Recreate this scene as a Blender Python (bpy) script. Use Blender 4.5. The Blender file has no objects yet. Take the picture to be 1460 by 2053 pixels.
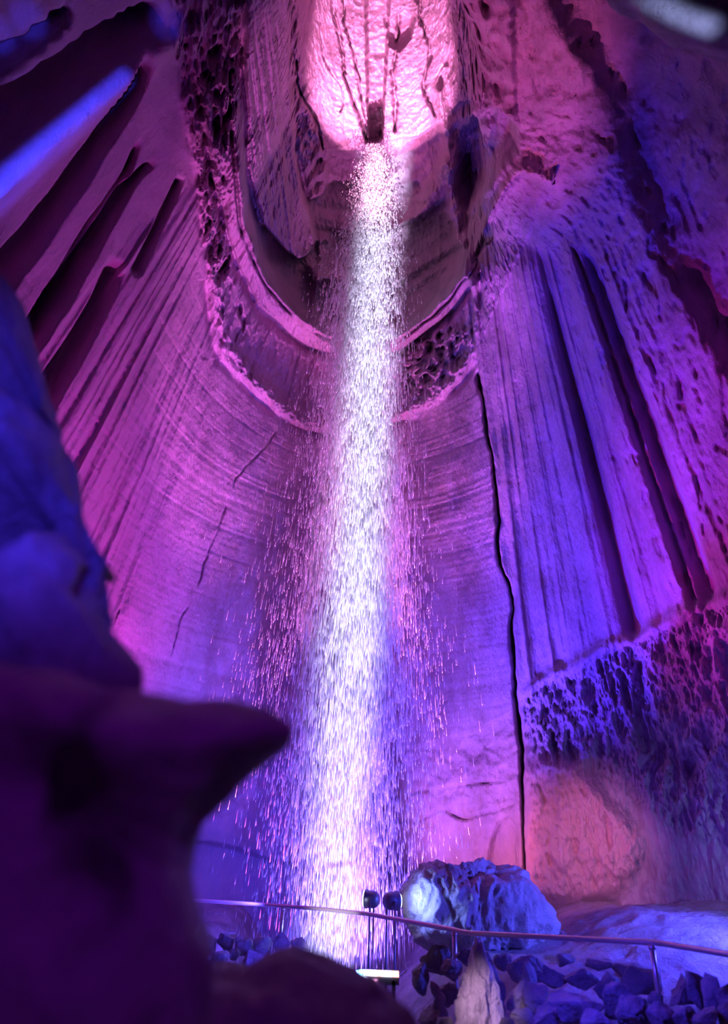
import bpy, bmesh, math, random
import numpy as np
from mathutils import Vector, Matrix

random.seed(7)
RNG = np.random.default_rng(11)
scene = bpy.context.scene
C = scene.collection
D = math.radians

# ------------------------------------------------------------------ camera
PITCH, ROLL, FPX, PW, PH = D(30.0), D(2.2), 1369.0, 1460.0, 2053.0
CAM = np.array((0.0, 0.0, 1.65))
FWD = np.array((0.0, math.cos(PITCH), math.sin(PITCH)))
UP0 = np.array((0.0, -math.sin(PITCH), math.cos(PITCH)))
RT0 = np.array((1.0, 0.0, 0.0))
RT = RT0 * math.cos(ROLL) + UP0 * math.sin(ROLL)
UP = UP0 * math.cos(ROLL) - RT0 * math.sin(ROLL)

cam_data = bpy.data.cameras.new('camera')
cam = bpy.data.objects.new('camera', cam_data)
C.objects.link(cam)
m = Matrix(((RT[0], UP[0], -FWD[0]), (RT[1], UP[1], -FWD[1]), (RT[2], UP[2], -FWD[2])))
cam.matrix_world = Matrix.Translation(CAM) @ m.to_4x4()
cam_data.sensor_fit = 'VERTICAL'
cam_data.sensor_height = 36.0
cam_data.lens = FPX / PH * 36.0
cam_data.clip_start = 0.05
cam_data.clip_end = 200
cam_data.dof.use_dof = True
cam_data.dof.focus_distance = 13.5
cam_data.dof.aperture_fstop = 0.8
scene.camera = cam

# ------------------------------------------------------------------ world, colour management
world = bpy.data.worlds.new('cave_dark')
scene.world = world
world.use_nodes = True
world.node_tree.nodes['Background'].inputs[0].default_value = (0.035, 0.004, 0.06, 1)
world.node_tree.nodes['Background'].inputs[1].default_value = 0.1
scene.view_settings.view_transform = 'Standard'
scene.view_settings.look = 'None'
scene.view_settings.exposure = 0.0
scene.view_settings.gamma = 1.0
scene.view_settings.use_curve_mapping = False
scene.cycles.use_denoising = True
scene.cycles.max_bounces = 5
scene.cycles.transparent_max_bounces = 20
scene.cycles.diffuse_bounces = 2
scene.cycles.sample_clamp_indirect = 4.0
scene.cycles.use_adaptive_sampling = True
scene.cycles.adaptive_threshold = 0.02


def spot(name, loc, aim, color, power, angle, blend=0.6, size=0.12):
    d = bpy.data.lights.new(name, 'SPOT')
    d.energy = power
    d.color = color
    d.spot_size = D(angle)
    d.spot_blend = blend
    d.shadow_soft_size = size
    o = bpy.data.objects.new(name, d)
    o.location = loc
    o.rotation_euler = (Vector(aim) - Vector(loc)).to_track_quat('-Z', 'Y').to_euler()
    C.objects.link(o)
    return o


MAGENTA, PINK, BLUE = (1.0, 0.07, 0.80), (1.0, 0.42, 0.66), (0.075, 0.03, 1.0)
VIOLET, LAVENDER, SALMON = (0.36, 0.13, 1.0), (0.76, 0.72, 1.0), (1.0, 0.26, 0.56)
# show lighting of the cave: LED floods on the cave floor, out of sight behind rocks
spot('lamp_flood_magenta_left', (-0.6, 13.2, 0.5), (-5.2, 12.4, 8.6), MAGENTA, 3600, 56, 1.0, 0.08)
spot('lamp_flood_violet_back', (0.2, 12.6, 0.4), (0.2, 17.0, 7.6), (0.22, 0.10, 1.0), 6600, 92, 0.9, 0.08)
spot('lamp_flood_blue_curtain', (-0.6, 13.0, 0.5), (4.4, 13.4, 9.0), BLUE, 10500, 54, 0.8, 0.08)
spot('lamp_flood_magenta_right', (-2.4, 11.2, 1.5), (7.0, 10.2, 8.4), (0.72, 0.03, 0.68), 4200, 42, 1.0, 0.08)
spot('lamp_pink_right_upper', (-2.4, 11.0, 1.5), (2.6, 8.6, 17.5), (1.0, 0.17, 0.56), 9000, 22, 0.9, 0.08)
spot('lamp_pink_canal', (0.3, 8.6, 0.4), (0.0, 14.0, 31.5), (1.0, 0.34, 0.64), 420000, 12, 0.5, 0.08)
spot('lamp_pink_rim', (-2.7, 15.4, 2.0), (-2.2, 12.9, 19.0), (1.0, 0.22, 0.80), 8500, 38, 0.8, 0.06)
spot('lamp_pink_rim', (2.5, 15.2, 2.2), (0.9, 14.2, 19.0), (1.0, 0.24, 0.85), 9000, 36, 0.8, 0.06)
spot('lamp_salmon_ledge', (1.2, 14.0, 2.1), (3.0, 16.4, 3.2), SALMON, 560, 80, 0.9)
spot('lamp_salmon_mound', (2.3, 11.0, 3.0), (4.3, 14.0, 2.8), (0.95, 0.32, 0.72), 430, 48, 1.0)
spot('fill_violet_low_right', (1.0, 6.0, 1.9), (6.0, 12.0, 3.6), (0.20, 0.06, 1.0), 600, 46, 0.9)  # added fill hung above the floor, lifts the dark lower right
spot('lamp_rose_back_left', (1.0, 12.0, 0.5), (-3.8, 15.2, 6.5), (1.0, 0.14, 0.85), 450, 50, 0.9)
# added unseen spots, cones kept narrow so the white stays on the water
elev = 2.0
while elev < 71.5:
    h_ = 8.0 * math.tan(D(elev))
    w_ = np.interp(elev, [0, 18, 40, 72], [9.0, 11.5, 11.5, 4.6])
    spot('added_water_beam', (0.1, 6.5, 0.35), (-0.42 + 0.030 * h_, 14.5, 0.35 + h_), LAVENDER, 150 * (64 + h_ * h_) * np.interp(h_, [0, 3, 6, 12, 20], [0.34, 0.45, 0.75, 1.0, 1.1]), w_, 1.0, 0.06)
    elev += max(w_ * 0.36, 1.9)
spot('lamp_blue_bank', (6.0, 9.6, 2.3), (3.0, 10.6, 1.2), (0.05, 0.06, 1.0), 1300, 120, 0.8)
spot('lamp_blue_bank', (6.05, 9.1, 2.15), (5.0, 12.0, 1.7), (0.30, 0.42, 1.0), 170, 100, 0.9)
spot('lamp_blue_rubble', (1.6, 6.6, 1.9), (3.4, 8.2, 0.6), (0.05, 0.03, 1.0), 120, 120, 0.8)
spot('lamp_blue_left_floor', (-1.6, 12.0, 1.75), (-3.0, 16.0, 1.6), (0.07, 0.05, 1.0), 700, 140, 0.8)
spot('lamp_blue_left_rubble', (-0.4, 9.6, 1.0), (-2.6, 12.2, 1.2), (0.07, 0.05, 1.0), 260, 90, 0.8)
spot('lamp_white_stone', (0.5, 6.0, 1.5), (1.33, 7.8, 0.85), (0.90, 0.62, 1.0), 150, 20, 0.7)
spot('lamp_blue_near_rock', (-0.3, 0.1, 2.4), (-1.05, 1.75, 2.75), (0.05, 0.03, 1.0), 220, 52, 0.9)
spot('fill_violet_near_shelf', (0.3, -0.2, 2.6), (-0.85, 1.5, 1.3), (0.25, 0.01, 0.8), 45, 70, 0.9)  # added fill beside the viewer, brings up the dark shelf
for q in range(26):   # added unseen spots in a row, making a blue strip along one rib
    f_ = q / 25
    spot('added_blue_pin', (-0.6, 0.4, 3.0), (-5.80 + 1.11 * f_, 6.62 + 0.33 * f_, 10.6 + 4.1 * f_), (0.05, 0.06, 1.0), 7500, 3.0 - 1.3 * f_, 1.0, 0.03)
for p_ in ((-5.9, 5.5, 13.0), (-5.6, 5.56, 13.6), (-4.2, 6.8, 16.4)):  # more added spots for blue patches high on the left
    spot('added_blue_pin', (-0.6, 0.4, 3.0), p_, (0.05, 0.05, 1.0), 4000, 3.0, 0.9, 0.03)

for q in range(10):   # added unseen spots low down, drawing a pale streak on the near roof's rim
    f_ = q / 9
    spot('added_roof_pin', (1.0, 1.2, 0.5), (2.52 + 0.56 * f_, 3.2, 9.37 - 0.50 * f_), (0.35, 0.5, 1.0), 2600, 1.8, 1.0, 0.03)

# ------------------------------------------------------------------ helpers
def ray(px, py):
    a = (np.asarray(px, float) - PW / 2) / FPX
    b = (PH / 2 - np.asarray(py, float)) / FPX
    return a[..., None] * RT + b[..., None] * UP + FWD


def at_y(px, py, y):
    """World point seen at a photo pixel on the plane Y = y."""
    d = ray(px, py)
    return CAM + d * (np.asarray(y, float) / d[..., 1])[..., None]


def survey(P):
    """Survey coordinates of world points: where the photograph's traced lines put them."""
    v = P - CAM
    dep = np.maximum(v @ FWD, 0.05)
    return PW / 2 + (v @ RT) / dep * FPX, PH / 2 - (v @ UP) / dep * FPX, (v @ FWD)


def _hash(ix, iy, iz, s):
    h = (ix.astype(np.uint32) * np.uint32(374761393) + iy.astype(np.uint32) * np.uint32(668265263)
         + iz.astype(np.uint32) * np.uint32(2246822519) + np.uint32(s * 3266489917 & 0xffffffff))
    h = (h ^ (h >> np.uint32(13))) * np.uint32(1274126177)
    h = (h ^ (h >> np.uint32(16))) * np.uint32(2654435761)
    return h ^ (h >> np.uint32(15))


def noise(P, freq=1.0, seed=0):
    """Gradient noise, about -1..1, P is (n,3)."""
    q = np.asarray(P, np.float64) * freq
    i = np.floor(q).astype(np.int64)
    f = (q - i).astype(np.float32)
    w = f * f * f * (f * (f * 6 - 15) + 10)
    out = np.zeros(len(q), np.float32)
    for dx in (0, 1):
        for dy in (0, 1):
            for dz in (0, 1):
                h = _hash(i[:, 0] + dx, i[:, 1] + dy, i[:, 2] + dz, seed)
                g = ((h & np.uint32(255)).astype(np.float32) - 127.5) * (f[:, 0] - dx)
                g += (((h >> np.uint32(8)) & np.uint32(255)).astype(np.float32) - 127.5) * (f[:, 1] - dy)
                g += (((h >> np.uint32(16)) & np.uint32(255)).astype(np.float32) - 127.5) * (f[:, 2] - dz)
                wx = w[:, 0] if dx else 1 - w[:, 0]
                wy = w[:, 1] if dy else 1 - w[:, 1]
                wz = w[:, 2] if dz else 1 - w[:, 2]
                out += g * (wx * wy * wz)
    return out / 90.0


def fbm(P, freq=1.0, octaves=4, seed=0, ridged=False, gain=0.5):
    s, a, tot = 0.0, 1.0, 0.0
    for k in range(octaves):
        n = noise(P, freq * 2.03 ** k, seed + k * 17)
        s = s + a * ((1 - 2 * np.abs(n)) if ridged else n)
        tot += a
        a *= gain
    return s / tot


def n1(x, freq, seed=0, y=None, yf=0.0):
    P = np.zeros((len(x), 3))
    P[:, 0] = x * freq
    P[:, 1] = 0.37 + seed * 3.1 + (0 if y is None else y * yf)
    P[:, 2] = 0.71
    return noise(P, 1.0, seed)


def sstep(a, b, x):
    t = np.clip((x - a) / (b - a), 0, 1)
    return t * t * (3 - 2 * t)


def bump1(x, c, w):
    return np.exp(-((x - c) / w) ** 2)


def polydist(px, py, poly):
    """Distance to a polyline, signed: + on its left when walking along it (y down); and 0..1 along it."""
    best = np.full(len(px), 1e9)
    sgn = np.zeros(len(px))
    par = np.zeros(len(px))
    poly = np.asarray(poly, float)
    seg = np.hypot(*(poly[1:] - poly[:-1]).T)
    cum = np.concatenate([[0], np.cumsum(seg)])
    for k in range(len(poly) - 1):
        a, b = poly[k], poly[k + 1]
        d = b - a
        t = np.clip(((px - a[0]) * d[0] + (py - a[1]) * d[1]) / (d @ d), 0, 1)
        ex, ey = px - a[0] - t * d[0], py - a[1] - t * d[1]
        r = np.hypot(ex, ey)
        c = d[0] * ey - d[1] * ex
        m_ = r < best
        best = np.where(m_, r, best)
        sgn = np.where(m_, np.where(c > 0, -1.0, 1.0), sgn)
        par = np.where(m_, (cum[k] + t * seg[k]) / cum[-1], par)
    return best * sgn, par


def inside(px, py, poly):
    poly = np.asarray(poly, float)
    r = np.zeros(len(px), bool)
    j = len(poly) - 1
    for i in range(len(poly)):
        xi, yi = poly[i]
        xj, yj = poly[j]
        if yi != yj:
            r ^= ((yi > py) != (yj > py)) & (px < (xj - xi) * (py - yi) / (yj - yi) + xi)
        j = i
    return r


def region(px, py, poly, soft):
    """1 inside a traced outline, 0 outside, over a soft border."""
    poly = list(poly)
    d, _ = polydist(px, py, poly + poly[:1])
    d = np.abs(d) * np.where(inside(px, py, poly), 1, -1)
    return sstep(-soft, soft, d)


def smooth_line(pts, n=6):
    """Catmull-Rom through traced points."""
    p = np.asarray(pts, float)
    q = np.vstack([2 * p[0] - p[1], p, 2 * p[-1] - p[-2]])
    out = []
    for i in range(1, len(q) - 2):
        for t in np.linspace(0, 1, n, endpoint=False):
            a, b, c, d = q[i - 1:i + 3]
            out.append(0.5 * (2 * b + (c - a) * t + (2 * a - 5 * b + 4 * c - d) * t * t + (3 * b - a - 3 * c + d) * t ** 3))
    out.append(p[-1])
    return np.array(out)


def mesh_obj(name, V, F, mat, parent=None, smooth=True, attrs=None):
    me = bpy.data.meshes.new(name)
    V = np.asarray(V, np.float32)
    F = np.asarray(F, np.int32)
    me.vertices.add(len(V))
    me.vertices.foreach_set('co', V.ravel())
    k = F.shape[1]
    me.loops.add(F.size)
    me.loops.foreach_set('vertex_index', F.ravel())
    me.polygons.add(len(F))
    me.polygons.foreach_set('loop_start', np.arange(0, F.size, k, dtype=np.int32))
    me.polygons.foreach_set('loop_total', np.full(len(F), k, np.int32))
    me.polygons.foreach_set('use_smooth', np.full(len(F), smooth, bool))
    for an, av in (attrs or {}).items():
        at = me.attributes.new(an, 'FLOAT', 'POINT')
        at.data.foreach_set('value', np.asarray(av, np.float32))
    me.update()
    me.validate()
    me.materials.append(mat)
    o = bpy.data.objects.new(name, me)
    C.objects.link(o)
    if parent is not None:
        o.parent = parent
    return o


def grid_faces(nu, nv):
    i = np.arange((nu - 1) * (nv - 1))
    a = (i // (nv - 1)) * nv + i % (nv - 1)
    return np.stack([a, a + nv, a + nv + 1, a + 1], 1)


def tag(o, label=None, cat=None, group=None, kind=None):
    for k, v in (('label', label), ('category', cat), ('group', group), ('kind', kind)):
        if v:
            o[k] = v
    return o


def empty(name, loc):
    o = bpy.data.objects.new(name, None)
    o.location = loc
    C.objects.link(o)
    return o


# ------------------------------------------------------------------ materials
def nodes_of(name):
    mt = bpy.data.materials.new(name)
    mt.use_nodes = True
    nt = mt.node_tree
    return mt, nt, nt.nodes['Principled BSDF'], nt.nodes.new, nt.links.new


def rock_material(name, light, dark, scale=1.0, rough=0.62, bump=0.05, stretch=1.0, grain=14.0, spec=0.3, pores=0.0):
    mt, nt, bs, N, L = nodes_of(name)
    geo = N('ShaderNodeNewGeometry')
    mp = N('ShaderNodeMapping')
    mp.inputs['Scale'].default_value = (1, 1, stretch)
    L(geo.outputs['Position'], mp.inputs['Vector'])
    n_a = N('ShaderNodeTexNoise')
    n_a.inputs['Scale'].default_value = 0.8 * scale
    n_a.inputs['Detail'].default_value = 8
    n_a.inputs['Roughness'].default_value = 0.62
    L(mp.outputs[0], n_a.inputs['Vector'])
    rp = N('ShaderNodeValToRGB')
    rp.color_ramp.elements[0].position = 0.32
    rp.color_ramp.elements[1].position = 0.62
    rp.color_ramp.elements[0].color = (*dark, 1)
    rp.color_ramp.elements[1].color = (*light, 1)
    L(n_a.outputs['Fac'], rp.inputs[0])
    tone = N('ShaderNodeAttribute')
    tone.attribute_name = 'stain'
    mx = N('ShaderNodeMix')
    mx.data_type = 'RGBA'
    L(tone.outputs['Fac'], mx.inputs[0])
    L(rp.outputs[0], mx.inputs[6])
    mx.inputs[7].default_value = (0.05, 0.035, 0.035, 1)
    wet = N('ShaderNodeAttribute')
    wet.attribute_name = 'flowstone'
    mw = N('ShaderNodeMix')
    mw.data_type = 'RGBA'
    L(wet.outputs['Fac'], mw.inputs[0])
    L(mx.outputs[2], mw.inputs[6])
    mw.inputs[7].default_value = (0.74, 0.40, 0.46, 1)
    L(mw.outputs[2], bs.inputs['Base Color'])
    rm = N('ShaderNodeMapRange')
    rm.inputs['To Min'].default_value = rough
    rm.inputs['To Max'].default_value = min(rough, 0.28)
    L(wet.outputs['Fac'], rm.inputs['Value'])
    L(rm.outputs[0], bs.inputs['Roughness'])
    n_b = N('ShaderNodeTexNoise')
    n_b.inputs['Scale'].default_value = grain
    n_b.inputs['Detail'].default_value = 6
    n_b.inputs['Roughness'].default_value = 0.65
    L(mp.outputs[0], n_b.inputs['Vector'])
    n_c = N('ShaderNodeTexNoise')
    n_c.inputs['Scale'].default_value = grain * 0.2
    n_c.inputs['Detail'].default_value = 5
    L(mp.outputs[0], n_c.inputs['Vector'])
    ad = N('ShaderNodeMath')
    ad.operation = 'MULTIPLY_ADD'
    L(n_c.outputs['Fac'], ad.inputs[0])
    ad.inputs[1].default_value = 2.0
    L(n_b.outputs['Fac'], ad.inputs[2])
    bp = N('ShaderNodeBump')
    bp.inputs['Strength'].default_value = 0.9
    bp.inputs['Distance'].default_value = bump
    L(ad.outputs[0], bp.inputs['Height'])
    L(bp.outputs[0], bs.inputs['Normal'])
    bs.inputs['Specular IOR Level'].default_value = spec
    return mt


M_WALL = rock_material('limestone_wall', (0.64, 0.44, 0.58), (0.44, 0.29, 0.40), bump=0.06, stretch=0.45)
M_RIGHT = rock_material('limestone_curtain', (0.62, 0.42, 0.57), (0.38, 0.25, 0.35), scale=1.6, bump=0.08, stretch=0.4)
M_LEFT = rock_material('limestone_left', (0.60, 0.40, 0.54), (0.44, 0.29, 0.40), bump=0.05, stretch=0.4)

# ------------------------------------------------------------------ the shaft: plan radii about a vertical axis at several heights
AX = np.array((0.0, 11.0))
LEVELS = [
    # z, {bearing in degrees from the back wall, + to the right: radius}
    (-1.0, {-165: 17, -150: 12.5, -120: 8.0, -90: 6.4, -70: 6.1, -45: 6.4, -20: 6.7, 0: 6.7, 20: 6.5, 45: 6.3, 70: 6.2, 90: 6.5, 120: 8.2, 150: 12.5, 165: 17}),
    (9.0, {-165: 15, -150: 11.0, -120: 7.2, -90: 5.9, -70: 5.8, -45: 6.2, -20: 6.5, 0: 6.5, 20: 6.3, 45: 6.0, 70: 5.8, 90: 6.1, 120: 7.6, 150: 11, 165: 15}),
    (15.0, {-165: 10, -150: 8.0, -120: 5.6, -90: 4.6, -70: 4.7, -45: 5.3, -20: 6.3, 0: 6.5, 20: 6.2, 45: 5.3, 70: 4.7, 90: 4.9, 120: 6.0, 150: 8, 165: 10}),
    (18.0, {-165: 6.5, -143: 5.2, -110: 4.0, -78: 3.6, -50: 4.5, -25: 5.9, 0: 6.4, 25: 5.6, 46: 4.6, 70: 3.2, 108: 2.4, 140: 3.6, 165: 4.6}),
    (23.0, {-165: 3.6, -140: 3.2, -110: 3.0, -78: 3.1, -50: 4.2, -25: 5.9, 0: 6.3, 25: 5.6, 46: 4.2, 70: 3.1, 108: 2.5, 140: 3.0, 165: 3.6}),
    (24.6, {-165: 3.5, -140: 3.1, -110: 2.9, -78: 2.9, -50: 4.0, -25: 5.7, 0: 6.0, 25: 5.4, 46: 4.1, 70: 3.0, 108: 2.6, 140: 3.0, 165: 3.4}),
    (26.0, {-165: 3.4, -140: 3.1, -110: 2.8, -78: 2.8, -50: 3.6, -25: 4.3, 0: 4.2, 25: 4.3, 46: 3.7, 70: 2.9, 108: 2.6, 140: 3.0, 165: 3.4}),
    (38.0, {-165: 2.4, -140: 2.2, -110: 2.0, -78: 1.9, -50: 2.0, -25: 2.0, 0: 1.6, 25: 2.0, 46: 2.0, 70: 1.9, 108: 2.0, 140: 2.2, 165: 2.4}),
]


def gsmooth(a, sig, axis):
    r = int(sig * 3)
    k = np.exp(-0.5 * (np.arange(-r, r + 1) / sig) ** 2)
    k /= k.sum()
    a = np.moveaxis(a, axis, 0)
    p = np.concatenate([np.repeat(a[:1], r, 0), a, np.repeat(a[-1:], r, 0)])
    out = sum(k[j] * p[j:j + len(a)] for j in range(2 * r + 1))
    return np.moveaxis(out, 0, axis)


def shaft_radius(th, zz):
    """Radius on the grid bearings th (deg) x heights zz, from a smooth lookup."""
    tg = np.linspace(-165, 165, 331)
    zg = np.arange(-1, 38.01, 0.25)
    tab = np.array([np.interp(tg, sorted(l), [l[k] for k in sorted(l)]) for _, l in LEVELS])
    zs = [z for z, _ in LEVELS]
    G = np.array([[0.0]])
    G = np.stack([np.interp(zg, zs, tab[:, j]) for j in range(len(tg))], 0)
    G = gsmooth(gsmooth(G, 7, 0), 3, 1)
    ti = np.clip((th + 165) / 1.0, 0, 329.999)
    zi = np.clip((zz + 1) / 0.25, 0, len(zg) - 1.001)
    t0, z0 = ti.astype(int), zi.astype(int)
    ft, fz = (ti - t0)[:, None], (zi - z0)[None]
    A = G[t0][:, z0] * (1 - ft) + G[t0 + 1][:, z0] * ft
    B = G[t0][:, z0 + 1] * (1 - ft) + G[t0 + 1][:, z0 + 1] * ft
    return A * (1 - fz) + B * fz


def spaced(knots, counts):
    return np.concatenate([np.linspace(knots[i], knots[i + 1], counts[i], endpoint=False) for i in range(len(counts))] + [[knots[-1]]])


TH = spaced([-165, -125, -95, -40, 45, 95, 125, 165], [60, 110, 250, 400, 250, 110, 60])
ZZ = spaced([-1, 1, 34, 38], [25, 930, 25])

ringA_low = smooth_line([(395, 150), (420, 330), (447, 430), (468, 500), (500, 572), (545, 640), (600, 685), (660, 708), (730, 713), (800, 700), (870, 652), (920, 603), (952, 560)])
ringA_top = smooth_line([(470, 150), (476, 330), (484, 420), (507, 500), (547, 570), (600, 625), (660, 664), (722, 680), (790, 668), (850, 632), (900, 585), (945, 530)])
ringB = smooth_line([(400, 380), (415, 480), (425, 580), (436, 690), (470, 742), (530, 800), (590, 843), (650, 862), (740, 852), (810, 835), (870, 805), (935, 742), (960, 690)])
ringC = smooth_line([(600, 520), (640, 548), (700, 552), (770, 545), (800, 530)])
ringD = smooth_line([(690, 458), (760, 462), (800, 455), (840, 425), (865, 385), (905, 330)])
fissure = smooth_line([(940, 500), (948, 600), (957, 720), (970, 800), (986, 900), (1001, 1020), (1005, 1120), (1026, 1180), (1031, 1280), (1040, 1420), (1049, 1520), (1051, 1640), (1056, 1790)])
ledge_low = smooth_line([(480, 1540), (590, 1520), (640, 1513), (740, 1503), (830, 1495), (900, 1478), (960, 1460), (1030, 1426)])
VPX, VPY = 859.0, -382.0


# grooves cut into the left curtain to stand for long cast shadows: (traced line, half width in survey units, depth)
SHADOW_GROOVES = [
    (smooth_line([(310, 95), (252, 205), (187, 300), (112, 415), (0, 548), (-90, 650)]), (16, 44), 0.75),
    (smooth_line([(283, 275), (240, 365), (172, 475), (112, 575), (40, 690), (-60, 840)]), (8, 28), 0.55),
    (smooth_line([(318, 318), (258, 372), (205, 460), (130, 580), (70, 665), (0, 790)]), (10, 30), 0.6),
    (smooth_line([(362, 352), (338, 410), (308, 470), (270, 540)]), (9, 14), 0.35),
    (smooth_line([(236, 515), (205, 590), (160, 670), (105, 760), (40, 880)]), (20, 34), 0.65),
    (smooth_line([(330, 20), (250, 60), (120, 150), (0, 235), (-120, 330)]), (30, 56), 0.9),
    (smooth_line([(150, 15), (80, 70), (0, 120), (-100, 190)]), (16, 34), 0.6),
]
CRACKS = [
    (smooth_line([(560, 850), (545, 880), (505, 925), (470, 962), (455, 1010), (437, 1060), (410, 1130), (388, 1195), (365, 1240), (350, 1290), (335, 1340)]), 2.6, 0.10),
    (smooth_line([(552, 850), (546, 880), (540, 920)]), 1.8, 0.05),
    (smooth_line([(508, 1055), (495, 1130), (470, 1180), (455, 1230)]), 1.5, 0.04),
    (smooth_line([(742, 1578), (765, 1588), (790, 1600), (840, 1588), (905, 1578), (1020, 1566)]), 3.2, 0.14),
    (smooth_line([(735, 1630), (760, 1650), (800, 1648), (850, 1640), (885, 1622), (925, 1640), (960, 1636), (1000, 1622), (1042, 1606)]), 4.0, 0.20),
    (smooth_line([(400, 1620), (440, 1632), (480, 1624), (520, 1634), (560, 1628), (640, 1632)]), 2.2, 0.06),
]
CANAL = [
    (smooth_line([(655, -60), (668, 20), (684, 90), (690, 150), (715, 220), (737, 290)]), 4.0, 0.45),
    (smooth_line([(684, -20), (692, 50), (712, 120), (725, 200), (738, 285)]), 3.5, 0.35),
    (smooth_line([(640, 30), (652, 120), (690, 190), (683, 225)]), 2.5, 0.15),
    (smooth_line([(800, 40), (795, 100), (786, 150), (793, 210), (792, 262)]), 5.0, 0.4),
    (smooth_line([(835, -40), (845, 40), (862, 110), (850, 170), (872, 230)]), 5.0, 0.35),
    (smooth_line([(590, 100), (600, 180), (632, 240), (650, 300)]), 4.0, 0.3),
]


def shaft_relief(px, py, P, th):
    """Depth of relief (m, + into the shaft) and mineral stain of the shaft wall."""
    n = len(px)
    d = np.zeros(n)
    st = np.zeros(n)
    phi = np.degrees(np.arctan2(px - VPX, py - VPY))       # bearing about the point where the flutes meet
    wob = noise(P, 0.25, 5) * 0.6
    big = noise(P, 0.55, 21)
    mid = noise(P, 1.3, 22)
    Pv = P * np.array((1.0, 1.0, 0.28))                    # noise drawn out along the fall of the rock
    rid = fbm(Pv, 1.1, 4, 31, ridged=True)
    rid2 = fbm(Pv, 3.0, 3, 37, ridged=True)
    por = fbm(P, 1.9, 4, 41, ridged=True)                  # popcorn and pits
    jx = px + 9 * big + 5 * mid
    jy = py + 9 * noise(P, 0.6, 23) + 5 * noise(P, 1.4, 24)
    sA, _ = polydist(jx, jy, ringA_low)
    sT, _ = polydist(jx, jy, ringA_top)
    sB, _ = polydist(jx, jy, ringB)
    in_low = (py < 760) & (px < 990) & (px > 330)
    fx = np.interp(py, fissure[:, 1], fissure[:, 0]) + 5 * noise(P, 1.3, 25) + 2.5 * noise(P, 4.0, 26)
    rmask = sstep(-4, 3, px - fx) * sstep(470, 545, py)
    leftish = 1 - sstep(-4, 3, px - fx)

    # --- ring A: the bright lip, overhanging; the tube above it
    cap = np.where(py > 330, 1.0, sstep(100, 330, py)) * np.where(px > 700, leftish, 1.0)
    frac = np.clip(sA / np.maximum(sA - sT, 4.0), 0, 1)
    lip = np.where(sT <= 0, sstep(-4, 3, sA) * (0.30 + 0.80 * frac), 1.05 * (1 - sstep(0, 26, sT)) - 0.35 * sstep(5, 40, sT))
    lip = np.where(sA < 0, -0.24 * bump1(sA, -7, 8) + sstep(-4, 3, sA) * 0.30, lip)
    near = (sA > -60) & in_low
    d += np.where(near, lip * cap, 0)
    tube = sstep(2, 18, sT) * in_low                       # inside the tube
    band = sstep(-6, 4, sA) * (1 - sstep(-2, 6, sT)) * in_low
    d += band * (0.07 * rid2 + 0.10 * por - 0.09)
    groove = bump1(sT, -9 + 3 * mid, 3.0) * band           # layered edge of the lip
    d -= 0.30 * groove * sstep(0.2, 0.6, noise(P, 0.5, 77) + 0.6)
    # --- between ring A and ring B: fluted band
    ab = (sA < -4) & (sB > 0) & (px < 975) & (px > 385) & (py > 300)
    abm = ab * sstep(0, 14, sB) * sstep(4, 16, -sA)
    popr = region(px, py, [(785, 720), (830, 680), (900, 650), (945, 660), (925, 720), (880, 770), (820, 800), (780, 760)], 22)
    flab = n1(phi + wob * 0.3, 1.6, 12, py, 0.003)
    d += abm * (0.16 * flab - 0.40 * sstep(0.25, 0.75, n1(phi, 0.9, 13, py, 0.002)) * sstep(-0.2, 0.4, big + 0.2))
    d += abm * popr * (0.75 * por - 0.3)
    pits = region(px, py, [(440, 480), (500, 570), (560, 660), (540, 740), (450, 690), (430, 560)], 25)
    d -= abm * pits * 0.6 * sstep(0.30, 0.62, noise(Pv * 1.7, 2.0, 91))
    # --- ring B: thin broken ledge
    dB = np.clip(sB, -60, 60)
    bB = bump1(dB, 12, 15) * (py > 360) * leftish * (px > 395)
    d += bB * (0.10 + 0.34 * por)
    d -= 0.24 * bump1(dB, -9, 7) * leftish * (py > 560) * sstep(-0.3, 0.3, big + 0.1)
    hang = leftish * sstep(-70, -10, dB) * (dB < 0) * (py > 720)
    d += hang * 0.10 * n1(phi, 1.3, 15)

    # --- rough rim of the tube on the left
    roughL = region(px, py, [(335, -100), (352, 80), (372, 230), (398, 340), (405, 470), (425, 560), (470, 560), (458, 470), (440, 330), (470, 240), (490, 120), (500, -100)], 14)
    d += roughL * (0.75 * por * 0.7 + 0.55 * rid - 0.55)
    d -= roughL * 0.5 * sstep(0.25, 0.5, noise(P * np.array((1.4, 1.4, .6)), 1.2, 93))
    # smooth inner drapery on the left of the tube, sharp lower and right-hand edge
    slab = region(px + 4 * mid, py + 5 * mid, [(498, -160), (585, -160), (578, 90), (586, 200), (590, 300), (612, 400), (636, 485), (628, 500), (600, 522), (572, 500), (527, 445), (500, 350), (494, 250), (490, 100)], 7)
    d += slab * (0.75 + 0.16 * n1(px - py * 0.12, 0.10, 51, py, 0.004) + 0.06 * n1(px - py * 0.12, 0.3, 52, py, 0.01))
    crk = region(px, py, [(585, -120), (600, 90), (600, 190), (640, 260), (660, 310), (650, 390), (622, 402), (596, 300), (584, 200), (580, 60)], 8)
    d += crk * (0.6 * fbm(P * np.array((1.6, 1.6, 0.5)), 1.2, 4, 55, ridged=True) - 0.1)
    # --- canal wall above the outlet of the fall
    edge = np.interp(px, [560, 650, 700, 745, 790, 840, 890, 930], [330, 302, 302, 288, 282, 272, 235, 200]) + 5 * mid
    canal = sstep(575, 600, px) * sstep(900, 885, px) * sstep(4, -6, py - edge)
    d += canal * (0.08 * por + 0.3 * fbm(Pv, 0.9, 4, 58) + 0.07 * fbm(Pv, 2.5, 3, 59, ridged=True))
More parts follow.
